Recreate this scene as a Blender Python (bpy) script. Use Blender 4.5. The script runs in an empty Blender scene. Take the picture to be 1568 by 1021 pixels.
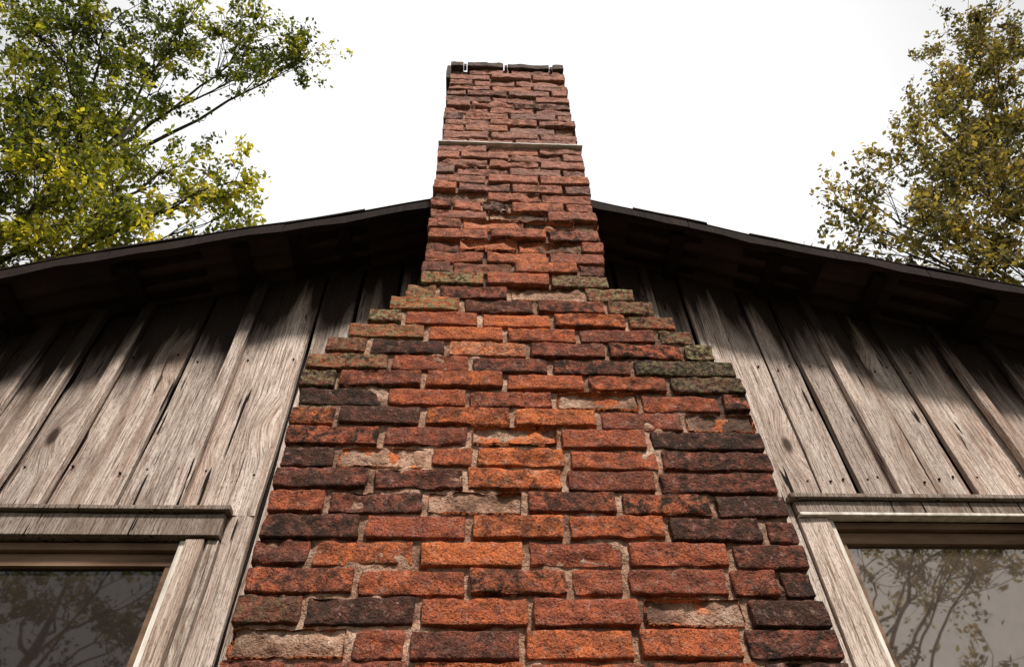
import bpy, math, random
import numpy as np
from mathutils import Vector, Matrix
random.seed(7); rng=np.random.default_rng(7)
scene=bpy.context.scene
CH=1.30   # eye height

# ------------------------------------------------------------ helpers
def vnoise(P,seed=0):
    P=np.asarray(P,dtype=np.float64)+seed*17.31+500.0
    i=np.floor(P).astype(np.int64); f=P-i; f=f*f*(3-2*f)
    def h(a,b,c):
        n=(a*73856093)^(b*19349663)^(c*83492791)
        n=(n^(n>>13))*1274126177 & 0x7fffffff
        n=(n^(n>>15))*2246822519 & 0x7fffffff
        return (n&0xffff)/32767.5-1
    x,y,z=i[:,0],i[:,1],i[:,2]; fx,fy,fz=f[:,0],f[:,1],f[:,2]
    def L(a,b,t): return a+(b-a)*t
    return L(L(L(h(x,y,z),h(x+1,y,z),fx),L(h(x,y+1,z),h(x+1,y+1,z),fx),fy),
             L(L(h(x,y,z+1),h(x+1,y,z+1),fx),L(h(x,y+1,z+1),h(x+1,y+1,z+1),fx),fy),fz)

class MB:
    def __init__(s): s.v=[];s.f=[];s.c=[];s.m=[];s.n=0
    def add(s,V,F,col=(0,0,0),mi=0):
        V=np.asarray(V,dtype=np.float64).reshape(-1,3)
        C=np.asarray(col,dtype=np.float64)
        if C.ndim==1: C=np.tile(C,(len(V),1))
        s.v.append(V); s.c.append(C)
        n=s.n
        s.f.extend([tuple(i+n for i in q) for q in F]); s.m.extend([mi]*len(F)); s.n+=len(V)
    def build(s,name,mats,parent=None,smooth=False):
        me=bpy.data.meshes.new(name)
        V=np.vstack(s.v); C=np.vstack(s.c)
        me.from_pydata(V.tolist(),[],s.f)
        at=me.color_attributes.new("data",'FLOAT_COLOR','POINT')
        a=np.ones((len(V),4),dtype=np.float32); a[:,:3]=C; at.data.foreach_set("color",a.ravel())
        for m in mats: me.materials.append(m)
        me.polygons.foreach_set("material_index",s.m)
        me.polygons.foreach_set("use_smooth",[smooth]*len(me.polygons))
        me.update()
        ob=bpy.data.objects.new(name,me); scene.collection.objects.link(ob)
        if parent: ob.parent=parent
        return ob
def empty(name):
    e=bpy.data.objects.new(name,None); scene.collection.objects.link(e); e.empty_display_size=.3; return e

_top={}
def topo(nx,ny,nz):
    k=(nx,ny,nz)
    if k in _top: return _top[k]
    idx={};pts=[];F=[]
    def g(t):
        t=tuple(t)
        if t not in idx: idx[t]=len(pts);pts.append(t)
        return idx[t]
    N=k
    for a in range(3):
        b=(a+1)%3;c=(a+2)%3
        for s in (0,N[a]):
            for i in range(N[b]):
                for j in range(N[c]):
                    q=[]
                    for di,dj in ((0,0),(1,0),(1,1),(0,1)):
                        t=[0,0,0];t[a]=s;t[b]=i+di;t[c]=j+dj;q.append(g(t))
                    if s==0:q.reverse()
                    F.append(tuple(q))
    _top[k]=(np.array(pts),F); return _top[k]
def axis(lo,hi,n,r):
    if n<3: return np.linspace(lo,hi,n+1)
    return np.concatenate([[lo],np.linspace(lo+r,hi-r,n-1),[hi]])
def rbox(mb,lo,hi,r=.004,n=(3,3,3),amp=0,fr=30,col=(0,0,0),mi=0,post=None,seed=0):
    pts,F=topo(*n); lo=np.array(lo,float);hi=np.array(hi,float)
    P=np.stack([axis(lo[a],hi[a],n[a],r)[pts[:,a]] for a in range(3)],1)
    inner=np.clip(P,lo+r,hi-r); d=P-inner; l=np.linalg.norm(d,axis=1,keepdims=True);l[l==0]=1
    N=d/l; O=inner+N*r
    if amp: 
        O=O+N*(amp*vnoise(O*fr,seed)+amp*.5*vnoise(O*fr*2.7,seed+3))[:,None]
    if post is not None: O=post(O,N)
    mb.add(O,F,col,mi)

# ------------------------------------------------------------ node helpers
class NT:
    def __init__(s,name):
        s.mat=bpy.data.materials.new(name); s.mat.use_nodes=True
        s.t=s.mat.node_tree; s.t.nodes.clear()
        s.out=s.t.nodes.new('ShaderNodeOutputMaterial')
        s.p=s.t.nodes.new('ShaderNodeBsdfPrincipled'); s.t.links.new(s.p.outputs[0],s.out.inputs[0])
    def N(s,ty,**k):
        n=s.t.nodes.new(ty)
        for a,b in k.items(): setattr(n,a,b)
        return n
    def set(s,sock,v):
        if isinstance(v,bpy.types.NodeSocket): s.t.links.new(v,sock)
        elif isinstance(v,(tuple,list)) and len(v)==3 and sock.type=='RGBA': sock.default_value=(*v,1)
        else: sock.default_value=v
    def coord(s): return s.N('ShaderNodeTexCoord').outputs['Object']
    def vmath(s,op,a,b):
        n=s.N('ShaderNodeVectorMath',operation=op); s.set(n.inputs[0],a); s.set(n.inputs[1],b); return n.outputs[0]
    def math(s,op,a,b=0.0,clamp=False):
        n=s.N('ShaderNodeMath',operation=op,use_clamp=clamp); s.set(n.inputs[0],a); s.set(n.inputs[1],b); return n.outputs[0]
    def noise(s,vec,scale,detail=4,rough=.6,dist=0):
        n=s.N('ShaderNodeTexNoise'); s.set(n.inputs['Vector'],vec); n.inputs['Scale'].default_value=scale
        n.inputs['Detail'].default_value=detail;n.inputs['Roughness'].default_value=rough;n.inputs['Distortion'].default_value=dist
        return n.outputs['Fac']
    def vor(s,vec,scale,feature='F1'):
        n=s.N('ShaderNodeTexVoronoi',feature=feature); s.set(n.inputs['Vector'],vec); n.inputs['Scale'].default_value=scale
        return n.outputs['Distance']
    def ramp(s,fac,els):
        n=s.N('ShaderNodeValToRGB'); s.set(n.inputs[0],fac)
        e=n.color_ramp.elements
        while len(e)<len(els): e.new(.5)
        for a,(p,c) in zip(e,els):
            a.position=p; a.color=(*c,1) if isinstance(c,tuple) else (c,c,c,1)
        return n.outputs[0]
    def mix(s,f,a,b,blend='MIX'):
        n=s.N('ShaderNodeMixRGB',blend_type=blend); s.set(n.inputs[0],f); s.set(n.inputs[1],a); s.set(n.inputs[2],b); return n.outputs[0]
    def attr(s):
        a=s.N('ShaderNodeAttribute',attribute_name="data"); sp=s.N('ShaderNodeSeparateColor'); s.t.links.new(a.outputs['Color'],sp.inputs[0])
        return sp.outputs
    def bump(s,h,strength,dist,prev=None):
        n=s.N('ShaderNodeBump'); n.inputs['Strength'].default_value=strength; n.inputs['Distance'].default_value=dist
        s.set(n.inputs['Height'],h)
        if prev is not None: s.t.links.new(prev,n.inputs['Normal'])
        return n.outputs[0]
    def fin(s,col,rough=.9,normal=None,spec=.2):
        s.set(s.p.inputs['Base Color'],col); s.set(s.p.inputs['Roughness'],rough); s.p.inputs['Specular IOR Level'].default_value=spec
        if normal is not None: s.t.links.new(normal,s.p.inputs['Normal'])
        return s.mat

def brick_mat():
    m=NT("weathered_brick"); co=m.coord(); at=m.attr()
    n1=m.noise(co,26,5,.7)
    t=m.math('ADD',at[0],m.math('MULTIPLY',m.math('SUBTRACT',n1,.5),1.05))
    c=m.ramp(t,[(0,(.062,.036,.029)),(.16,(.13,.052,.038)),(.36,(.29,.088,.055)),(.58,(.47,.125,.058)),(.80,(.68,.185,.062)),(1,(.68,.30,.17))])
    c=m.mix(m.ramp(m.noise(co,60,4,.75),[(.53,0.),(.68,.6)]),c,(.50,.31,.25))
    # lime wash-out, stronger higher up where the stack takes the weather
    sx=m.N('ShaderNodeSeparateXYZ'); m.t.links.new(co,sx.inputs[0])
    hi=m.ramp(m.math('MULTIPLY',sx.outputs[2],.2),[(.58,.0),(.80,.62)])
    c=m.mix(m.math('MULTIPLY',hi,m.ramp(m.noise(co,14,4,.7),[(.3,.5),(.55,1.)])),c,(.64,.385,.32))
    # soot and grime: broad clouds plus small flecks
    big=m.ramp(m.noise(co,7,4,.7,.4),[(.48,0.),(.66,.75)])
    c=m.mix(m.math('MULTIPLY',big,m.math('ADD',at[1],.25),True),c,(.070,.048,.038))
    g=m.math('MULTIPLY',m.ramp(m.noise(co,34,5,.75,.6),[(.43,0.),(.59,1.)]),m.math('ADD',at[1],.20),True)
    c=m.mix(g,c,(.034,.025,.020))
    c=m.mix(m.ramp(m.noise(co,190,2,.7),[(.55,0.),(.66,.85)]),c,(.045,.023,.018))
    l=m.math('MULTIPLY',m.ramp(m.noise(co,75,3,.7),[(.46,0.),(.58,1.)]),at[2],True)
    c=m.mix(l,c,(.27,.24,.12))
    b=m.bump(m.noise(co,42,4,.7),1.,.015)
    b=m.bump(m.noise(co,150,3,.75),1.,.0065,b)
    return m.fin(c,.92,b,.12)
def mortar_mat():
    m=NT("old_lime_mortar"); co=m.coord(); at=m.attr()
    c=m.ramp(m.noise(co,9,4,.7),[(.34,(.17,.10,.075)),(.50,(.46,.27,.185)),(.66,(.70,.50,.38))])
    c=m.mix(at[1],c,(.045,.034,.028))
    c=m.mix(m.ramp(m.noise(co,120,3,.75),[(.48,0.),(.66,.75)]),c,(.13,.06,.04))
    b=m.bump(m.noise(co,70,3,.75),1.,.010); b=m.bump(m.noise(co,230,2,.7),.8,.004,b)
    return m.fin(c,.95,b,.1)
def wood_mat(name,light,mid,dark,shade_stain=1.,orange=.3):
    m=NT(name); co=m.coord(); at=m.attr()
    off=m.N('ShaderNodeCombineXYZ'); m.set(off.inputs[0],m.math('MULTIPLY',at[0],37.)); m.set(off.inputs[2],m.math('MULTIPLY',at[0],91.))
    v=m.vmath('ADD',co,off.outputs[0])
    vg=m.vmath('MULTIPLY',v,(1.,1.,.030)); vk=m.vmath('MULTIPLY',v,(1.,.3,.42))
    kd=m.vor(vk,4.6)
    knot=m.ramp(kd,[(.05,1.),(.09,0.)]); halo=m.ramp(kd,[(.05,1.),(.30,0.)])
    comb=m.N('ShaderNodeCombineXYZ'); m.set(comb.inputs[0],m.math('MULTIPLY',halo,.035)); vv=m.vmath('ADD',vg,comb.outputs[0])
    g1=m.noise(vv,170,4,.75,.2); g2=m.noise(vv,520,1,.6); g3=m.noise(vv,18,3,.6,.5)
    c=m.ramp(g1,[(.30,dark),(.40,mid),(.50,light),(.68,tuple(min(.85,x*1.2) for x in light))])
    c=m.mix(m.ramp(g2,[(.50,0.),(.64,.6)]),c,dark)
    c=m.mix(m.ramp(g3,[(.46,0.),(.66,.75)]),c,mid)
    c=m.mix(m.math('MULTIPLY',m.ramp(m.noise(vv,9,2,.6),[(.54,0.),(.70,1.)]),orange,True),c,(.40,.18,.09))
    blot=m.ramp(m.noise(m.vmath('MULTIPLY',v,(1,1,.22)),6,4,.75),[(.53,0.),(.70,.6)])
    c=m.mix(blot,c,dark)
    # fine isotropic weather speckle keeps the grain from looking smeared
    c=m.mix(m.ramp(m.noise(m.vmath('MULTIPLY',v,(1,1,.4)),210,2,.7),[(.55,0.),(.68,.6)]),c,dark)
    crack=m.ramp(m.noise(m.vmath('MULTIPLY',v,(1,1,.07)),52,2,.5,.3),[(.670,0.),(.695,1.)])
    c=m.mix(crack,c,(.015,.010,.008)); c=m.mix(m.math('MULTIPLY',halo,.4),c,mid); c=m.mix(m.math('MULTIPLY',knot,.9),c,(.04,.02,.013))
    tone=m.N('ShaderNodeMixRGB',blend_type='MULTIPLY'); tone.inputs[0].default_value=1
    m.set(tone.inputs[1],c); tc=m.N('ShaderNodeCombineXYZ')
    for i in range(3): m.set(tc.inputs[i],at[2])
    m.t.links.new(tc.outputs[0],tone.inputs[2]); c=tone.outputs[0]
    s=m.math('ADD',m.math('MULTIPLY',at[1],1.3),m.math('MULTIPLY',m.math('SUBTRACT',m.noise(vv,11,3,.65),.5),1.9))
    c=m.mix(m.math('MULTIPLY',m.ramp(s,[(.45,0.),(.95,.97)]),shade_stain,True),c,(.021,.013,.010))  # eave shade painted in together with streaky staining, darker towards the roof
    b=m.bump(g1,1.,.007); b=m.bump(g2,.5,.002,b)
    inv=m.math('SUBTRACT',1.,crack); b=m.bump(inv,.9,.006,b)
    return m.fin(c,.85,b,.15)
def simple_mat(name,c1,c2,scale,rough=.9,bd=.01,vecs=(1,1,1),spec=.2,metal=0):
    m=NT(name); co=m.vmath('MULTIPLY',m.coord(),vecs); n=m.noise(co,scale,4,.65)
    m.p.inputs['Metallic'].default_value=metal
    return m.fin(m.ramp(n,[(.35,c1),(.65,c2)]),rough,m.bump(m.noise(co,scale*3,3,.7),.6,bd),spec)
def glass_mat(name,fac,dust,tint):
    m=NT(name); co=m.coord()
    gl=m.N('ShaderNodeBsdfGlossy'); gl.inputs['Roughness'].default_value=.02; gl.inputs['Color'].default_value=(*tint,1)
    m.t.links.new(m.bump(m.noise(co,4,1,.5),.08,.01),gl.inputs['Normal'])
    m.fin(m.ramp(m.noise(co,30,4,.75),[(.4,dust),(.7,tuple(x*2. for x in dust))]),.8)
    mx=m.N('ShaderNodeMixShader'); mx.inputs[0].default_value=fac
    m.t.links.new(m.p.outputs[0],mx.inputs[1]);m.t.links.new(gl.outputs[0],mx.inputs[2]);m.t.links.new(mx.outputs[0],m.out.inputs[0])
    return m.mat
def leaf_mat(name,els):
    m=NT(name); at=m.attr(); c=m.ramp(at[0],els)
    m.fin(c,.6,None,.3)
    tr=m.N('ShaderNodeBsdfTranslucent'); m.t.links.new(m.mix(1.,c,(2.,2.,1.1),'MULTIPLY'),tr.inputs[0])
    mx=m.N('ShaderNodeMixShader'); mx.inputs[0].default_value=.5
    m.t.links.new(m.p.outputs[0],mx.inputs[1]);m.t.links.new(tr.outputs[0],mx.inputs[2]);m.t.links.new(mx.outputs[0],m.out.inputs[0])
    return m.mat

M_brick=brick_mat(); M_mort=mortar_mat()
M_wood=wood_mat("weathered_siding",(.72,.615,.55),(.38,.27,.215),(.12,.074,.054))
M_trim=wood_mat("weathered_trim",(.68,.57,.50),(.38,.28,.22),(.12,.074,.052),0.,.3)
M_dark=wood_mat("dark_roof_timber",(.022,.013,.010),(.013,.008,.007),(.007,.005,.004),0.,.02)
M_white=simple_mat("chipped_white_paint",(.46,.41,.35),(.84,.80,.74),35,.6,.002,(1,1,.2))
M_sash=simple_mat("brown_sash_wood",(.09,.050,.032),(.26,.165,.11),12,.8,.003,(.2,1,1))
M_metal=simple_mat("rusty_roof_metal",(.014,.009,.007),(.04,.022,.017),6,.75,.002,(1,1,1),.3)
M_cap=simple_mat("cap_slab",(.035,.026,.022),(.13,.09,.075),30,.9,.004)
M_strap=simple_mat("pale_flashing",(.46,.44,.42),(.76,.74,.72),20,.6,.003)
M_glassL=glass_mat("dark_window_glass",.065,(.010,.006,.004),(.9,.88,.86))
M_glassR=glass_mat("dusty_window_glass",.30,(.045,.033,.026),(.95,.85,.76))
M_bark=simple_mat("bark",(.035,.026,.02),(.10,.08,.062),8,.95,.02,(1,1,.3))
M_inner=simple_mat("wall_backing",(.008,.006,.005),(.014,.010,.008),5)
M_nail=simple_mat("rusty_nail",(.02,.012,.01),(.05,.025,.015),50)

# ------------------------------------------------------------ brick chimney
CO=.0638; NC=75; TOPZ=NC*CO; SH=41; UP=47; NR=62
def span(i):
    if i<SH-1: return (-.590,.590)
    if i==SH-1: return (-.602,.598)
    st=[(-.592,.585),(-.548,.545),(-.500,.500),(-.455,.462),(-.400,.400),(-.352,.355)]
    if i<UP: return st[i-SH]
    if i<NR: return (-.310,.286)
    return (-.300,.275)
def depth(i): return .385 if i<UP else .52
chim=empty("brick_chimney")
mb=MB()
def brick_dat(x,z,side=0):
    up=z>3.1
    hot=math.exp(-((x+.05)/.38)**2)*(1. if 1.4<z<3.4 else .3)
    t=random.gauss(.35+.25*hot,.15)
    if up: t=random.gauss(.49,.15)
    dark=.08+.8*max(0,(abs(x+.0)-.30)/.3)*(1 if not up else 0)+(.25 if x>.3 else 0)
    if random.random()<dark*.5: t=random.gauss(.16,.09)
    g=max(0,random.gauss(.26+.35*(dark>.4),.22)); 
    if random.random()<.10: g+=.4;t-=.16
    lich=0
    if 2.55<z<3.02 and abs(x)>span(int(z/CO+.5))[1]-.17: lich=.35+random.random()*.8; g+=.2
    elif not up and random.random()<.08+.12*(x>.3): lich=random.random()*.35
    return [min(.97,max(.04,t)),min(1,g),lich]
bid=0
for i in range(NC):
    z0=i*CO; a,b=span(i); dp=depth(i); up=i>=UP
    jo=.0078 if not up else .0058
    L=.222 if not up else .205
    off=(0 if i%2 else L*.5)+random.uniform(-.02,.02)
    cuts=[a]; x=a+off if off>.06 else a+L
    while x<b-.05:
        cuts.append(x+random.uniform(-.007,.007)); 
        s=L if random.random()>.09 else L*.5
        x+=s
    cuts.append(b)
    if len(cuts)>2 and cuts[-1]-cuts[-2]<.07: cuts.pop(-2)
    for k in range(len(cuts)-1):
        xa=cuts[k]+(jo*random.uniform(.7,1.3) if k else random.uniform(-.007,.004)); xb=cuts[k+1]-(jo*.9 if k<len(cuts)-2 else random.uniform(-.004,.007))
        xm=(xa+xb)/2; bid+=1
        zo=.003*math.sin(xm*7+i*.4)+random.uniform(-.0012,.0012)-.006*xm
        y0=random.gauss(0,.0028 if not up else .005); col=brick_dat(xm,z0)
        er=random.random()<(.11 if not up else .03)
        if up and i in(UP+5,UP+6,UP+3) and random.random()<.4: er=True
        cav=random.uniform(.016,.036) if er else 0
        if er: col[0]=random.uniform(.74,.88); col[1]=.02; col[2]=0
        rough=random.uniform(.0016,.0036)
        wear=random.uniform(.3,1.15)
        if random.random()<.09: wear=1.9
        til=random.gauss(0,.005); yt=random.gauss(0,.010)
        lo=(xa,y0,z0+.0042+zo+random.uniform(-.001,.0014)); hi=(xb,.10,z0+CO-.0042+zo+random.uniform(-.0014,.001))
        sd=bid*1.7
        def post(O,N,xm=xm,cav=cav,til=til,yt=yt,sd=sd,wear=wear):
            O=O.copy()
            O[:,2]+=(O[:,0]-xm)*til; O[:,1]+=(O[:,0]-xm)*yt
            fr=np.clip(-N[:,1],0,1)*(O[:,1]<.05)
            if cav: O[:,1]+=fr*(cav*(.8+.5*vnoise(O*28,sd)))
            n=vnoise(O*np.array([16,16,34]),sd+5)
            O[:,1]+=fr*np.clip(n-.15,0,1)*.010*wear
            n2=vnoise(O*np.array([30,30,60]),sd+15)
            O[:,1]+=fr*np.clip(n2-.1,0,1)*.006*wear
            near=(O[:,1]<.03)
            edge=np.clip(np.abs(N[:,2])+np.abs(N[:,0]),0,1)*near
            ch=np.clip(vnoise(O*38,sd+9),0,1)*.010*wear
            O[:,1]+=edge*ch
            O[:,2]-=np.sign(N[:,2])*np.abs(N[:,2])*near*ch*.35
            O[:,0]-=np.sign(N[:,0])*np.abs(N[:,0])*near*ch*.5
            return O
        vis=z0>1.5
        rbox(mb,lo,hi,.0036,(19,3,8) if vis else (5,3,3),rough,45,col,0,post,sd)
    for sx,xe in ((-1,a),(1,b)):
        y=.107; j=0
        first=.10 if i%2 else .205
        while y<dp-.02:
            y2=min(y+(first if j==0 else .205),dp)
            if y2-y>.03:
                jj=random.uniform(-.004,.004)
                xl,xh=(xe+jj,xe+.10) if sx<0 else (xe-.10,xe+jj)
                rbox(mb,(xl,y,z0+.005),(xh,y2-.008,z0+CO-.005),.004,(3,8,4),.002,45,brick_dat(xe,z0),0,None,bid+j*.37)
            y=y2+.004; j+=1
    if up:
        x=a+.105
        while x<b-.14:
            x2=min(x+.2,b-.107)
            rbox(mb,(x,dp-.1,z0+.005),(x2-.01,dp,z0+CO-.005),.004,(5,3,3),.002,45,brick_dat(x,z0)); x=x2
ob=mb.build("bricks",[M_brick],chim,True)
# mortar
mb=MB()
for i in range(NC):
    a,b=span(i); z0=i*CO; dp=depth(i); up=i>=UP
    a+=.009;b-=.009
    fine=z0>1.5
    nx=max(2,int((b-a)/(.006 if fine else .03))); nz=10 if fine else 3
    X,Z=np.meshgrid(np.linspace(a,b,nx+1),np.linspace(z0,z0+CO,nz+1))
    X=X.ravel();Z=Z.ravel(); P=np.stack([X,0*X,Z],1)
    rec=.0135 if not up else .018
    Y=rec+.005*vnoise(P*11,2)+.005*vnoise(P*38,4)+.003*vnoise(P*95,6)
    if not up: Y-=.020*np.clip(vnoise(P*9,21)-.55,0,1)
    Y=np.maximum(Y,.001)
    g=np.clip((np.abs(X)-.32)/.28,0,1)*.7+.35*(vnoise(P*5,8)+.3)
    if up: g=np.clip(.45+.5*vnoise(P*6,8),0,1)
    g=np.clip(g,0,1)
    V=np.stack([X,Y,Z],1)
    F=[(r*(nx+1)+c,r*(nx+1)+c+1,(r+1)*(nx+1)+c+1,(r+1)*(nx+1)+c) for r in range(nz) for c in range(nx)]
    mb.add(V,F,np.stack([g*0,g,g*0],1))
    rbox(mb,(a,.040,z0-.002 if i else 0),(b,dp-.012,z0+CO+(.002 if i<NC-1 else 0)),.003,(3,3,3),0,30,(0,.6,0))
mb.build("mortar",[M_mort],chim,True)
mb=MB(); a,b=span(NC-1); a-=.010;b+=.010
cx=[a,a+.085,a+.29,a+.52,b]
for k in range(4):
    rbox(mb,(cx[k]+.010,-.016+random.uniform(-.004,.004),TOPZ+.001),(cx[k+1]-.010,.53,TOPZ+.050+random.uniform(-.006,.010)),.004,(12,4,3),.004,25,(0,0,0),0,None,k)
for x in cx[1:4]:
    rbox(mb,(x-.007,-.024,TOPZ-.024),(x+.007,.0,TOPZ+.012),.002,(3,3,3),.001,60)
rbox(mb,(a-.008,-.006,TOPZ-.13),(a+.010,.2,TOPZ+.03),.003,(3,3,4),.003,30)
mb.build("cap",[M_cap],chim)
mb=MB(); rbox(mb,(-.314,-.013,NR*CO-.0035),(.289,.53,NR*CO+.0045),.002,(60,4,3),.002,22)
mb.build("flashing",[M_strap],chim)

# ------------------------------------------------------------ wooden house
house=empty("wooden_house")
WY=.39; HW=3.2; YB=6.6; RY=.12; RZ=3.845
def roofz(x): return RZ-(.38*(-x) if x<0 else .345*x)
def warp(x): return .010*math.sin(x*4.1+.6)+.005*math.sin(x*11.3)
WIN=[(-1.81,-.82,-1.715,-.909,1.0,2.335,2.420),(.81,1.81,.90,1.715,1.0,2.42,2.478)]
mb=MB()
def board(mb,x0,x1,yf,th,z0,zt,tone=1.,nox=3,roofcol=True):
    nz=max(2,int((max(zt(x0),zt(x1))-z0)/.07)); sd=random.random()*50; rr=random.random()
    xs=np.linspace(0,1,nox+1); V=[];C=[]
    cup=random.gauss(0,.002)
    for k in range(nz+1):
        t=k/nz
        w=vnoise(np.array([[sd,k*.35,0],[sd+9,k*.35,1],[sd+4,k*.18,2]]))
        ring=[]
        xa=x0+.0035*w[0];xb=x1+.0035*w[1]
        for s in xs:
            x=xa+(xb-xa)*s; z=z0+(zt(x)-z0)*t
            ring.append((x,yf+.004*w[2]+cup*(4*(s-.5)**2)+(.002 if s in(0,1) else 0),z))
        ring+= [(xb,yf+th,z0+(zt(xb)-z0)*t),(xa,yf+th,z0+(zt(xa)-z0)*t)]
        V+=ring
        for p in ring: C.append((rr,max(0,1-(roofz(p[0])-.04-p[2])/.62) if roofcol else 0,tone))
    m=len(xs)+2; F=[]
    for k in range(nz):
        for j in range(m):
            a=k*m+j;b=k*m+(j+1)%m; F.append((a,b,b+m,a+m))
    F.append(tuple(range(m-1,-1,-1))); F.append(tuple(nz*m+j for j in range(m)))
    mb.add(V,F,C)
def top(x): return roofz(x)-.022
jl=[-.60,-.74,-.97,-1.145,-1.36,-1.50,-1.66,-1.83,-2.02,-2.2,-2.36,-2.55,-2.72,-2.9,-3.06,-3.2]
jr=[.56,.69,.92,1.04,1.155,1.29,1.41,1.62,1.82,2.05,2.25,2.47,2.66,2.86,3.03,3.2]
js=sorted(jl+[-.45,-.3,-.05,.2,.28,.43]+jr)
nails=[]
for k in range(len(js)-1):
    x0=js[k]+.0075;x1=js[k+1]-.0075; xm=(x0+x1)/2
    yf=WY+random.uniform(-.014,.004); tone=random.uniform(.70,1.12)*(1.08 if xm>0 else 1.04)
    segs=[(.15,None)]
    for (a,b,ia,ib,zb,hz0,hz1) in WIN:
        if x1>a+.02 and x0<b-.02: segs=[(.15,zb-.03),(hz1-.01,None)]
    for (s0,s1) in segs:
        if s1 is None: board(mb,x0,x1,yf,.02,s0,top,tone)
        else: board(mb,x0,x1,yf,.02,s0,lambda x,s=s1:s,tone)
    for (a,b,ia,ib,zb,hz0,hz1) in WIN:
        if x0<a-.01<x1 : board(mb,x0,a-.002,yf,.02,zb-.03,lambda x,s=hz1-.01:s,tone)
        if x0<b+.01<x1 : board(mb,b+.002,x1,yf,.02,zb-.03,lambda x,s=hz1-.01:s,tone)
    for zn in (2.56,3.05,3.45):
        if zn<roofz(xm)-.12:
            for xn in (x0+.03,x1-.03): nails.append((xn+random.uniform(-.008,.008),yf,zn+random.uniform(-.02,.02)))
def under(x):
    for (a,b,ia,ib,zb,hz0,hz1) in WIN:
        if a-.03<x<b+.03: return hz1+.001
    return .15
for x in js[1:-1]:
    if abs(x)<.5: continue
    p=.5 if x<0 else .45
    if random.random()<p:
        w=random.uniform(.036,.058) if x<0 else random.uniform(.024,.04)
        o=random.uniform(-.016,.016)
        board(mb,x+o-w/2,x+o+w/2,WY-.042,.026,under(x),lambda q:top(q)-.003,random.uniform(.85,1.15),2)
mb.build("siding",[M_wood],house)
mb=MB()
for (x,y,z) in nails:
    rbox(mb,(x-.003,y-.0035,z-.003),(x+.003,y+.006,z+.003),.001,(3,3,3))
mb.build("nails",[M_nail],house)
mb=MB()
for (lo,hi) in [((-3.17,.425,.12),(3.17,.44,2.45)),((-3.19,.45,.1),(-3.15,YB,2.55)),((3.15,.45,.1),(3.19,YB,2.6)),((-3.17,YB-.03,.1),(3.17,YB,2.5))]:
    rbox(mb,lo,hi,.003,(1,1,1))
for sgn in (-1,1):
    V=[(0,.43,2.4),(sgn*3.17,.43,2.4),(sgn*3.17,.43,roofz(sgn*3.17)-.03),(0,.43,RZ-.03)]
    V+=[(0,YB-.01,2.4),(sgn*3.17,YB-.01,2.4),(sgn*3.17,YB-.01,roofz(sgn*3.17)-.03),(0,YB-.01,RZ-.03)]
    mb.add(V,[(0,1,2,3),(4,5,6,7)])
mb.build("wall_backing",[M_inner],house)
mb=MB()
for sgn in (-1,1):
    y=.40
    while y<YB-.1:
        w=random.uniform(.15,.24); zt=roofz(sgn*3.2)-.03
        x=sgn*3.21; y2=min(y+w,YB)
        lo=(min(x,x+sgn*.02),y+.003,.15);hi=(max(x,x+sgn*.02),y2-.003,zt)
        rbox(mb,lo,hi,.003,(1,1,1),0,30,(random.random(),0,random.uniform(.75,1.05))); y=y2
x=-3.2
while x<3.1:
    w=random.uniform(.15,.24); x2=min(x+w,3.2)
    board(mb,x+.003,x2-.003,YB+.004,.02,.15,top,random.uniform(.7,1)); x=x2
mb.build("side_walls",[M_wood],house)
mb=MB(); rbox(mb,(-3.15,.42,-.05),(3.15,YB-.04,.14),.01,(1,1,1)); mb.build("foundation",[M_mort],house)
mb=MB()
per=.076; ny=int((YB+.3-RY)/per*6); ys=np.linspace(RY,YB+.3,ny+1)
for sgn in (-1,1):
    xs=np.linspace(0,3.5,60)
    X,Y=np.meshgrid(sgn*xs,ys); 
    Z=np.vectorize(roofz)(X)+np.vectorize(warp)(X)*np.clip(1-(Y-RY)/1.5,0,1)+.009*np.cos((Y-RY)/per*2*math.pi)-.009
    V=np.stack([X.ravel(),Y.ravel(),Z.ravel()],1); n=len(xs)
    F=[(r*n+c,r*n+c+1,(r+1)*n+c+1,(r+1)*n+c) for r in range(ny) for c in range(n-1)]
    if sgn<0:F=[q[::-1] for q in F]
    mb.add(V,F)
rf=mb.build("corrugated_roof",[M_metal],house,True)
so=rf.modifiers.new("s",'SOLIDIFY'); so.thickness=.003; so.offset=-1
mb=MB()
for sgn in (-1,1):
    sl=.38 if sgn<0 else .345
    for d in np.arange(.30,3.4,.36):
        x=sgn*d; z=roofz(x)-.024
        def post(O,N,x=x,z=z,sl=sl,sgn=sgn):
            O=O.copy(); O[:,2]-=sgn*sl*(O[:,0]-x); return O
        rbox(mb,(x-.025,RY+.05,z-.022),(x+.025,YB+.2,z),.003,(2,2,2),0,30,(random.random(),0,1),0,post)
    x=0.0
    while x<3.45:
        x2=min(x+random.uniform(.6,1.0),3.5); n=8
        rr=random.random(); dz=random.uniform(-.005,.005); V=[];C=[]
        for k in range(n+1):
            q=x+(x2-.003-x)*k/n; X=sgn*q; zt=roofz(X)+warp(X)-.019+dz
            h=.046+.006*math.sin(q*23)
            V+=[(X,RY-.004,zt),(X,RY-.004,zt-h),(X,RY+.018,zt-h),(X,RY+.018,zt)]; C+=[(rr,0,1.2)]*4
        F=[]
        for k in range(n):
            for j in range(4):
                a=k*4+j;b=k*4+(j+1)%4; f=(a,a+4,b+4,b); F.append(f if sgn<0 else f[::-1])
        F+=[(0,1,2,3),(n*4+3,n*4+2,n*4+1,n*4)]
        mb.add(V,F,C); x=x2
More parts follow.
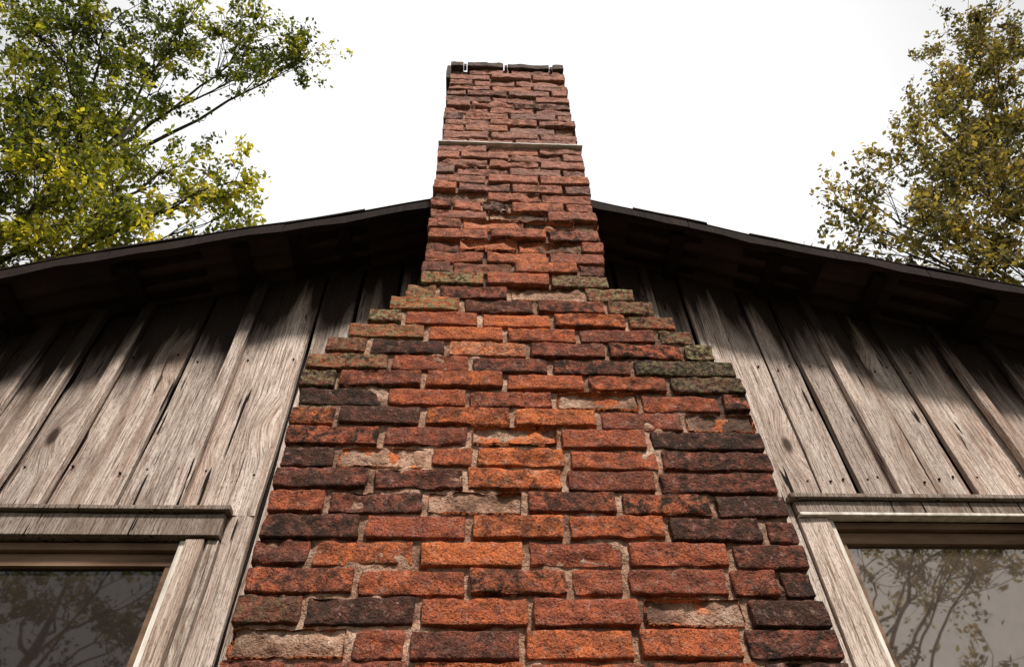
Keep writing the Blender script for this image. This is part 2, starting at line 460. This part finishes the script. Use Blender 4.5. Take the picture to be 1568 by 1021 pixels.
for x in (-1.3,-.72,.62,1.05,1.6):
    sl=.38 if x<0 else -.345
    def post(O,N,x=x,sl=sl):
        O=O.copy(); O[:,2]+=sl*(O[:,0]-x); return O
    z=roofz(x)+warp(x)
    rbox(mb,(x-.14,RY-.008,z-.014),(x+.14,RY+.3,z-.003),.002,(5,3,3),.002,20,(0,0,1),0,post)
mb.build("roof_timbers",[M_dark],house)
mb=MB()
V=[]
for k,y in enumerate((RY-.005,YB+.3)):
    V+=[(-.12,y,roofz(-.12)+.014),(0,y,RZ+.02),(.12,y,roofz(.12)+.014)]
mb.add(V,[(0,1,4,3),(1,2,5,4)]); mb.build("ridge_cap",[M_metal],house)

# windows
def win(idx,W,glass,whitestrip):
    a,b,ia,ib,zb,hz0,hz1=W
    mt=MB(); ms=MB(); mg=MB(); mw=MB()
    def tb(m,lo,hi,tone=1.,n=(6,2,6),amp=.0018): rbox(m,lo,hi,.002,n,amp,20,(random.random(),0,tone))
    tb(mt,(a-.012,WY-.046,hz1-.014),(b+.012,WY+.01,hz1),.55,(14,2,3))
    tb(mt,(a+.001,WY-.030,hz0),(b-.001,WY+.012,hz1-.019),.55,(14,2,3))
    if whitestrip: rbox(mw,(a+.003,WY-.036,hz0-.010),(b-.003,WY+.0,hz0-.001),.002,(8,1,2),.0008,30)
    top_=hz0-(.012 if whitestrip else .006)
    for (c0,c1) in ((a,ia),(ib,b)):
        if whitestrip: tb(mt,(c0+.001,WY-.022,zb),(c1-.001,WY+.03,top_),1.15,(3,2,14))
        else:
            cm=c0+.62*(c1-c0) if c0<-1 else c0+.38*(c1-c0)+.02
            tb(mt,(c0+.001,WY-.022,zb),(cm-.003,WY+.03,top_),1.1,(3,2,14))
            tb(mt,(cm+.003,WY-.014,zb),(c1-.001,WY+.03,top_),.85,(3,2,14))
    st=.016
    rbox(mw,(ia,WY-.012,zb),(ia+st,WY+.05,top_),.002,(2,2,10),.0006,30)
    rbox(mw,(ib-st,WY-.012,zb),(ib,WY+.05,top_),.002,(2,2,10),.0006,30)
    rbox(ms,(ia+st+.001,WY+.0,top_-.022),(ib-st-.001,WY+.05,top_),.002,(6,2,2),.0008,30)
    sa=ia+st+.001; sb=ib-st-.001; zt=top_-.024; zm=(zb+zt)/2
    for (z0,z1) in ((zt-.036,zt),(zm-.02,zm+.02),(zb+.03,zb+.08)):
        rbox(ms,(sa,WY+.016,z0),(sb,WY+.046,z1),.003,(8,2,2),.001,25)
    for (x0,x1) in ((sa,sa+.028),(sb-.028,sb)):
        rbox(ms,(x0,WY+.018,zb+.03),(x1,WY+.044,zt-.002),.003,(2,2,10),.001,25)
    tb(mt,(a-.02,WY-.06,zb-.03),(b+.02,WY+.06,zb+.028),.9)
    mg.add([(sa+.02,WY+.032,zb+.06),(sb-.02,WY+.032,zb+.06),(sb-.02,WY+.032,zt-.02),(sa+.02,WY+.032,zt-.02)],[(0,1,2,3)])
    w=empty("window"); w.parent=house
    mt.build("casing",[M_trim],w); ms.build("sash",[M_sash],w); mw.build("painted_stop",[M_white],w); mg.build("glass",[glass],w)
win(0,WIN[0],M_glassL,False); win(1,WIN[1],M_glassR,True)

# ------------------------------------------------------------ trees
def tube(mb,pts,rad,seg=6,mi=1):
    pts=np.array(pts,float);n=len(pts);V=[]
    for k in range(n):
        d=pts[min(k+1,n-1)]-pts[max(k-1,0)]; d/=np.linalg.norm(d)+1e-9
        u=np.cross(d,(0.3,.9,.2)); u/=np.linalg.norm(u)+1e-9; w=np.cross(d,u)
        for j in range(seg):
            an=2*math.pi*j/seg; V.append(pts[k]+rad[k]*(math.cos(an)*u+math.sin(an)*w))
    F=[(k*seg+j,k*seg+(j+1)%seg,(k+1)*seg+(j+1)%seg,(k+1)*seg+j) for k in range(n-1) for j in range(seg)]
    mb.add(V,F,(0,0,0),mi)
def tree(name,base,blobs,mat,seed,lpc,tr=.28,lsize=.12,nclump=20,bias=lambda p:0):
    R=np.random.default_rng(seed); mb=MB(); bx,by=base
    zt=max(b[2] for b in blobs)-1
    ks=np.linspace(0,1,12); tp=[(bx+.35*math.sin(k*5+seed),by+.3*math.sin(k*4+1+seed),k*zt) for k in ks]
    tube(mb,tp,[tr*(1.35 if k==0 else 1)*(1-.85*k) for k in ks],10)
    tp=np.array(tp)
    cen=[];ang=[]
    for (x,y,z,r) in blobs:
        c=np.array((x,y,z)); hd=math.hypot(x-bx,y-by); h=min(max(2.8,z-.75*hd-.8),zt*.96)
        s=np.array([np.interp(h,tp[:,2],tp[:,j]) for j in range(3)])
        m=(s+c)/2+np.array([R.normal(0,.3),R.normal(0,.3),.35*R.random()*hd*.5])
        P=[]
        for t in np.linspace(0,1,10): P.append((1-t)**2*s+2*t*(1-t)*m+t*t*c+(R.normal(0,.06,3) if 0<t<1 else 0))
        r0=min(.085,tr*.4)*(.5+.12*hd/2)*(1-h/zt*.4)
        tube(mb,P,[r0*(1-t)+.010 for t in np.linspace(0,1,10)],6)
        nt=int(nclump*(r**2)); P=np.array(P)
        for k in range(nt):
            st=P[R.integers(6,10)]; d=R.normal(size=3); d[2]*=.8; d/=np.linalg.norm(d)
            e=c+d*r*(R.random()**.5)*1.12; md=(st+e)/2+R.normal(0,.12,3)
            tube(mb,[st,md,e],[.012,.008,.004],4)
            tone=R.random()**1.3*.55+bias(e)
            for q in range(3):   # side sprigs
                f=e+R.normal(0,.19,3)+np.array([0,0,-.05])
                tube(mb,[(md+e)/2,f],[.005,.003],3)
                nl=int(lpc/3*R.uniform(.4,1.6))
                t=R.random(nl)[:,None]**.6
                pos=((md+e)/2)*(1-t)+f*t+R.normal(0,.080,(nl,3))
                cen.append(pos); ang.append(np.clip(tone+R.random(nl)*.42,0,1))
    c=np.vstack(cen); tn=np.concatenate(ang); n=len(c)
    d=R.normal(size=(n,3)); d/=np.linalg.norm(d,axis=1,keepdims=True)
    u=np.cross(d,R.normal(size=(n,3))); u/=np.linalg.norm(u,axis=1,keepdims=True); w=np.cross(d,u)
    L=(lsize*R.uniform(.6,1.25,n))[:,None]; W=L*R.uniform(.45,.65,n)[:,None]
    V=np.stack([c-d*L/2,c+u*W/2+w*W*.12-d*L*.05,c+d*L/2,c-u*W/2+w*W*.12-d*L*.05],1).reshape(-1,3)
    F=[(4*k,4*k+1,4*k+2,4*k+3) for k in range(n)]
    mb.add(V,F,np.stack([np.repeat(tn,4)]*3,1),0)
    return mb.build(name,[mat,M_bark])
ML1=leaf_mat("oak_leaves",[(0,(.018,.025,.007)),(.35,(.055,.075,.013)),(.7,(.22,.22,.024)),(1,(.52,.43,.055))])
ML2=leaf_mat("autumn_oak_leaves",[(0,(.026,.023,.011)),(.35,(.085,.074,.026)),(.7,(.22,.165,.05)),(1,(.44,.31,.10))])
left=[(-10.6,4.7,18.2,1.6),(-9.1,4.2,18.1,1.5),(-7.7,4.7,19.4,1.5),(-6.4,5.2,20.6,1.3),(-5.1,5.7,20.3,.85),(-9.75,5.2,15.4,1.4),
(-8.8,5.7,15.55,1.3),(-8.05,5.7,17.8,.85),(-8.6,5.7,13.05,1.35),(-7.9,6.2,14.2,1.3),(-6.5,5.7,14.1,1.05),(-5.05,5.7,13.6,.85),(-5.5,6.2,12.8,.9),
(-8.3,6.2,12.0,1.35),(-7.2,6.2,12.5,1.3),(-6.4,6.3,11.6,1.1),(-9.6,5.9,11.3,1.3),(-6.0,5.6,19.0,.7),(-9.4,5.2,14.2,1.2),(-8.0,5.0,16.4,.7)]
left+=[(-13,6,14,1.5),(-14,8,17,1.5),(-12.5,5,11.5,1.3),(-12,7.5,20.5,1.5),(-11,10,11,1.4),(-13,9,13,1.4)]
right=[(13.3,4.2,20.4,1.45),(11.8,5.2,18.6,1.1),(12.2,4.7,17.1,1.4),(10.0,5.7,16.8,.95),(10.5,5.2,15.0,1.35),(7.75,5.7,14.4,.65),(8.85,5.7,13.5,1.1),
(9.7,5.2,12.5,1.3),(7.45,5.7,12.0,.9),(8.45,5.7,11.6,1.15),(8.9,5.2,10.7,1.25),(11.2,4.9,13.5,1.25),(9.6,5.3,14.2,.8),(11.3,4.9,15.9,1.05),(12.6,4.6,18.7,1.0),(7.1,5.7,13.4,.45)]
right+=[(15.5,7,14,1.5),(16,6,17.5,1.5),(15,8,20,1.4),(15,9.5,12,1.3),(15.5,5,11,1.3)]
tree("oak_tree",(-9.6,6.6),left,ML1,3,58,lsize=.135,nclump=19,bias=lambda p:.2 if p[2]<14.6 and p[0]>-8.8 else 0)
tree("oak_tree",(12.6,6.6),right,ML2,5,54,lsize=.135,nclump=18)
def rb(cx,cy,z0,z1,R,n,seed):
    r=random.Random(seed);o=[]
    for k in range(n):
        a=r.random()*6.28;q=R*math.sqrt(r.random()); o.append((cx+q*math.cos(a),cy+q*math.sin(a),r.uniform(z0,z1),r.uniform(.8,1.3)))
    return o
tree("oak_tree",(8,-12),rb(8,-12,4,10,4,24,1),ML2,8,40,.25,.13,13)
tree("oak_tree",(-9,-12),rb(-9,-12,3.5,10,4.2,26,2),ML1,9,38,.25,.14,12)
tree("oak_tree",(14.5,-9),rb(14.5,-9,3,9,3.5,18,4),ML2,10,34,.22,.14,12)

# ------------------------------------------------------------ ground
m=NT("grass_ground"); co=m.coord()
c=m.ramp(m.noise(co,.6,6,.65),[(.35,(.040,.045,.018)),(.6,(.075,.065,.032)),(.75,(.10,.075,.045))])
c=m.mix(m.ramp(m.noise(co,25,4,.7),[(.45,0.),(.7,.6)]),c,(.03,.03,.014))
gm=m.fin(c,.95,m.bump(m.noise(co,18,6,.7),.8,.05),.1)
me=bpy.data.meshes.new("ground"); me.from_pydata([(-600,-600,0),(600,-600,0),(600,600,0),(-600,600,0)],[],[(0,1,2,3)]); me.materials.append(gm)
g=bpy.data.objects.new("ground",me); scene.collection.objects.link(g)

# ------------------------------------------------------------ light
sun=bpy.data.lights.new("sun",'SUN'); sun.energy=5.0; sun.angle=math.radians(6); sun.color=(1,.92,.82)
so=bpy.data.objects.new("sun",sun); scene.collection.objects.link(so)
el=math.radians(51); az=math.radians(162)
sd=Vector((math.sin(az)*math.cos(el),math.cos(az)*math.cos(el),math.sin(el)))
so.rotation_euler=(-sd).to_track_quat('-Z','Y').to_euler()
w=bpy.data.worlds.new("World"); scene.world=w; w.use_nodes=True; t=w.node_tree; t.nodes.clear()
o=t.nodes.new('ShaderNodeOutputWorld'); bg=t.nodes.new('ShaderNodeBackground'); bg.inputs[1].default_value=.12
sky=t.nodes.new('ShaderNodeTexSky'); sky.sky_type='NISHITA'; sky.sun_disc=False; sky.sun_elevation=el; sky.sun_rotation=az; sky.dust_density=3
hs=t.nodes.new('ShaderNodeHueSaturation'); hs.inputs['Saturation'].default_value=.08; t.links.new(sky.outputs[0],hs.inputs['Color'])
tc=t.nodes.new('ShaderNodeTexCoord'); nz=t.nodes.new('ShaderNodeTexNoise'); nz.inputs['Scale'].default_value=1.3; nz.inputs['Detail'].default_value=3
t.links.new(tc.outputs['Generated'],nz.inputs['Vector'])
# thin high cloud; bright patch added over the ridge, greying outward like a vignette
dp=t.nodes.new('ShaderNodeVectorMath'); dp.operation='DOT_PRODUCT'; t.links.new(tc.outputs['Generated'],dp.inputs[0]); dp.inputs[1].default_value=Vector((.05,.60,.80)).normalized()
ad=t.nodes.new('ShaderNodeMath'); ad.operation='MULTIPLY_ADD'; t.links.new(nz.outputs['Fac'],ad.inputs[0]); ad.inputs[1].default_value=.12; t.links.new(dp.outputs['Value'],ad.inputs[2])
cr=t.nodes.new('ShaderNodeValToRGB'); t.links.new(ad.outputs[0],cr.inputs[0])
cr.color_ramp.elements[0].position=.76; cr.color_ramp.elements[0].color=(5.6,5.6,5.6,1); cr.color_ramp.elements[1].position=.97; cr.color_ramp.elements[1].color=(10.8,10.8,10.8,1)
mx=t.nodes.new('ShaderNodeMixRGB'); mx.inputs[0].default_value=.85; t.links.new(hs.outputs[0],mx.inputs[1]); t.links.new(cr.outputs[0],mx.inputs[2])
t.links.new(mx.outputs[0],bg.inputs[0]); t.links.new(bg.outputs[0],o.inputs[0])
scene.view_settings.view_transform='Standard'; scene.view_settings.look='None'; scene.view_settings.exposure=0

# ------------------------------------------------------------ camera
p=math.radians(48.3); ps=math.radians(4.05); r=math.radians(1.9)
R0=Vector((math.cos(ps),-math.sin(ps),0)); Fw=Vector((math.sin(ps)*math.cos(p),math.cos(ps)*math.cos(p),math.sin(p))); U0=R0.cross(Fw)
cR=math.cos(r)*R0-math.sin(r)*U0; cU=math.sin(r)*R0+math.cos(r)*U0
cam=bpy.data.cameras.new("camera"); cam.lens=24; cam.sensor_width=36; cam.clip_start=.05; cam.clip_end=2000
co=bpy.data.objects.new("camera",cam); scene.collection.objects.link(co)
M=Matrix((cR,cU,-Fw)).transposed().to_4x4(); M.translation=Vector((-.125,-1.31,CH)); co.matrix_world=M
scene.camera=co
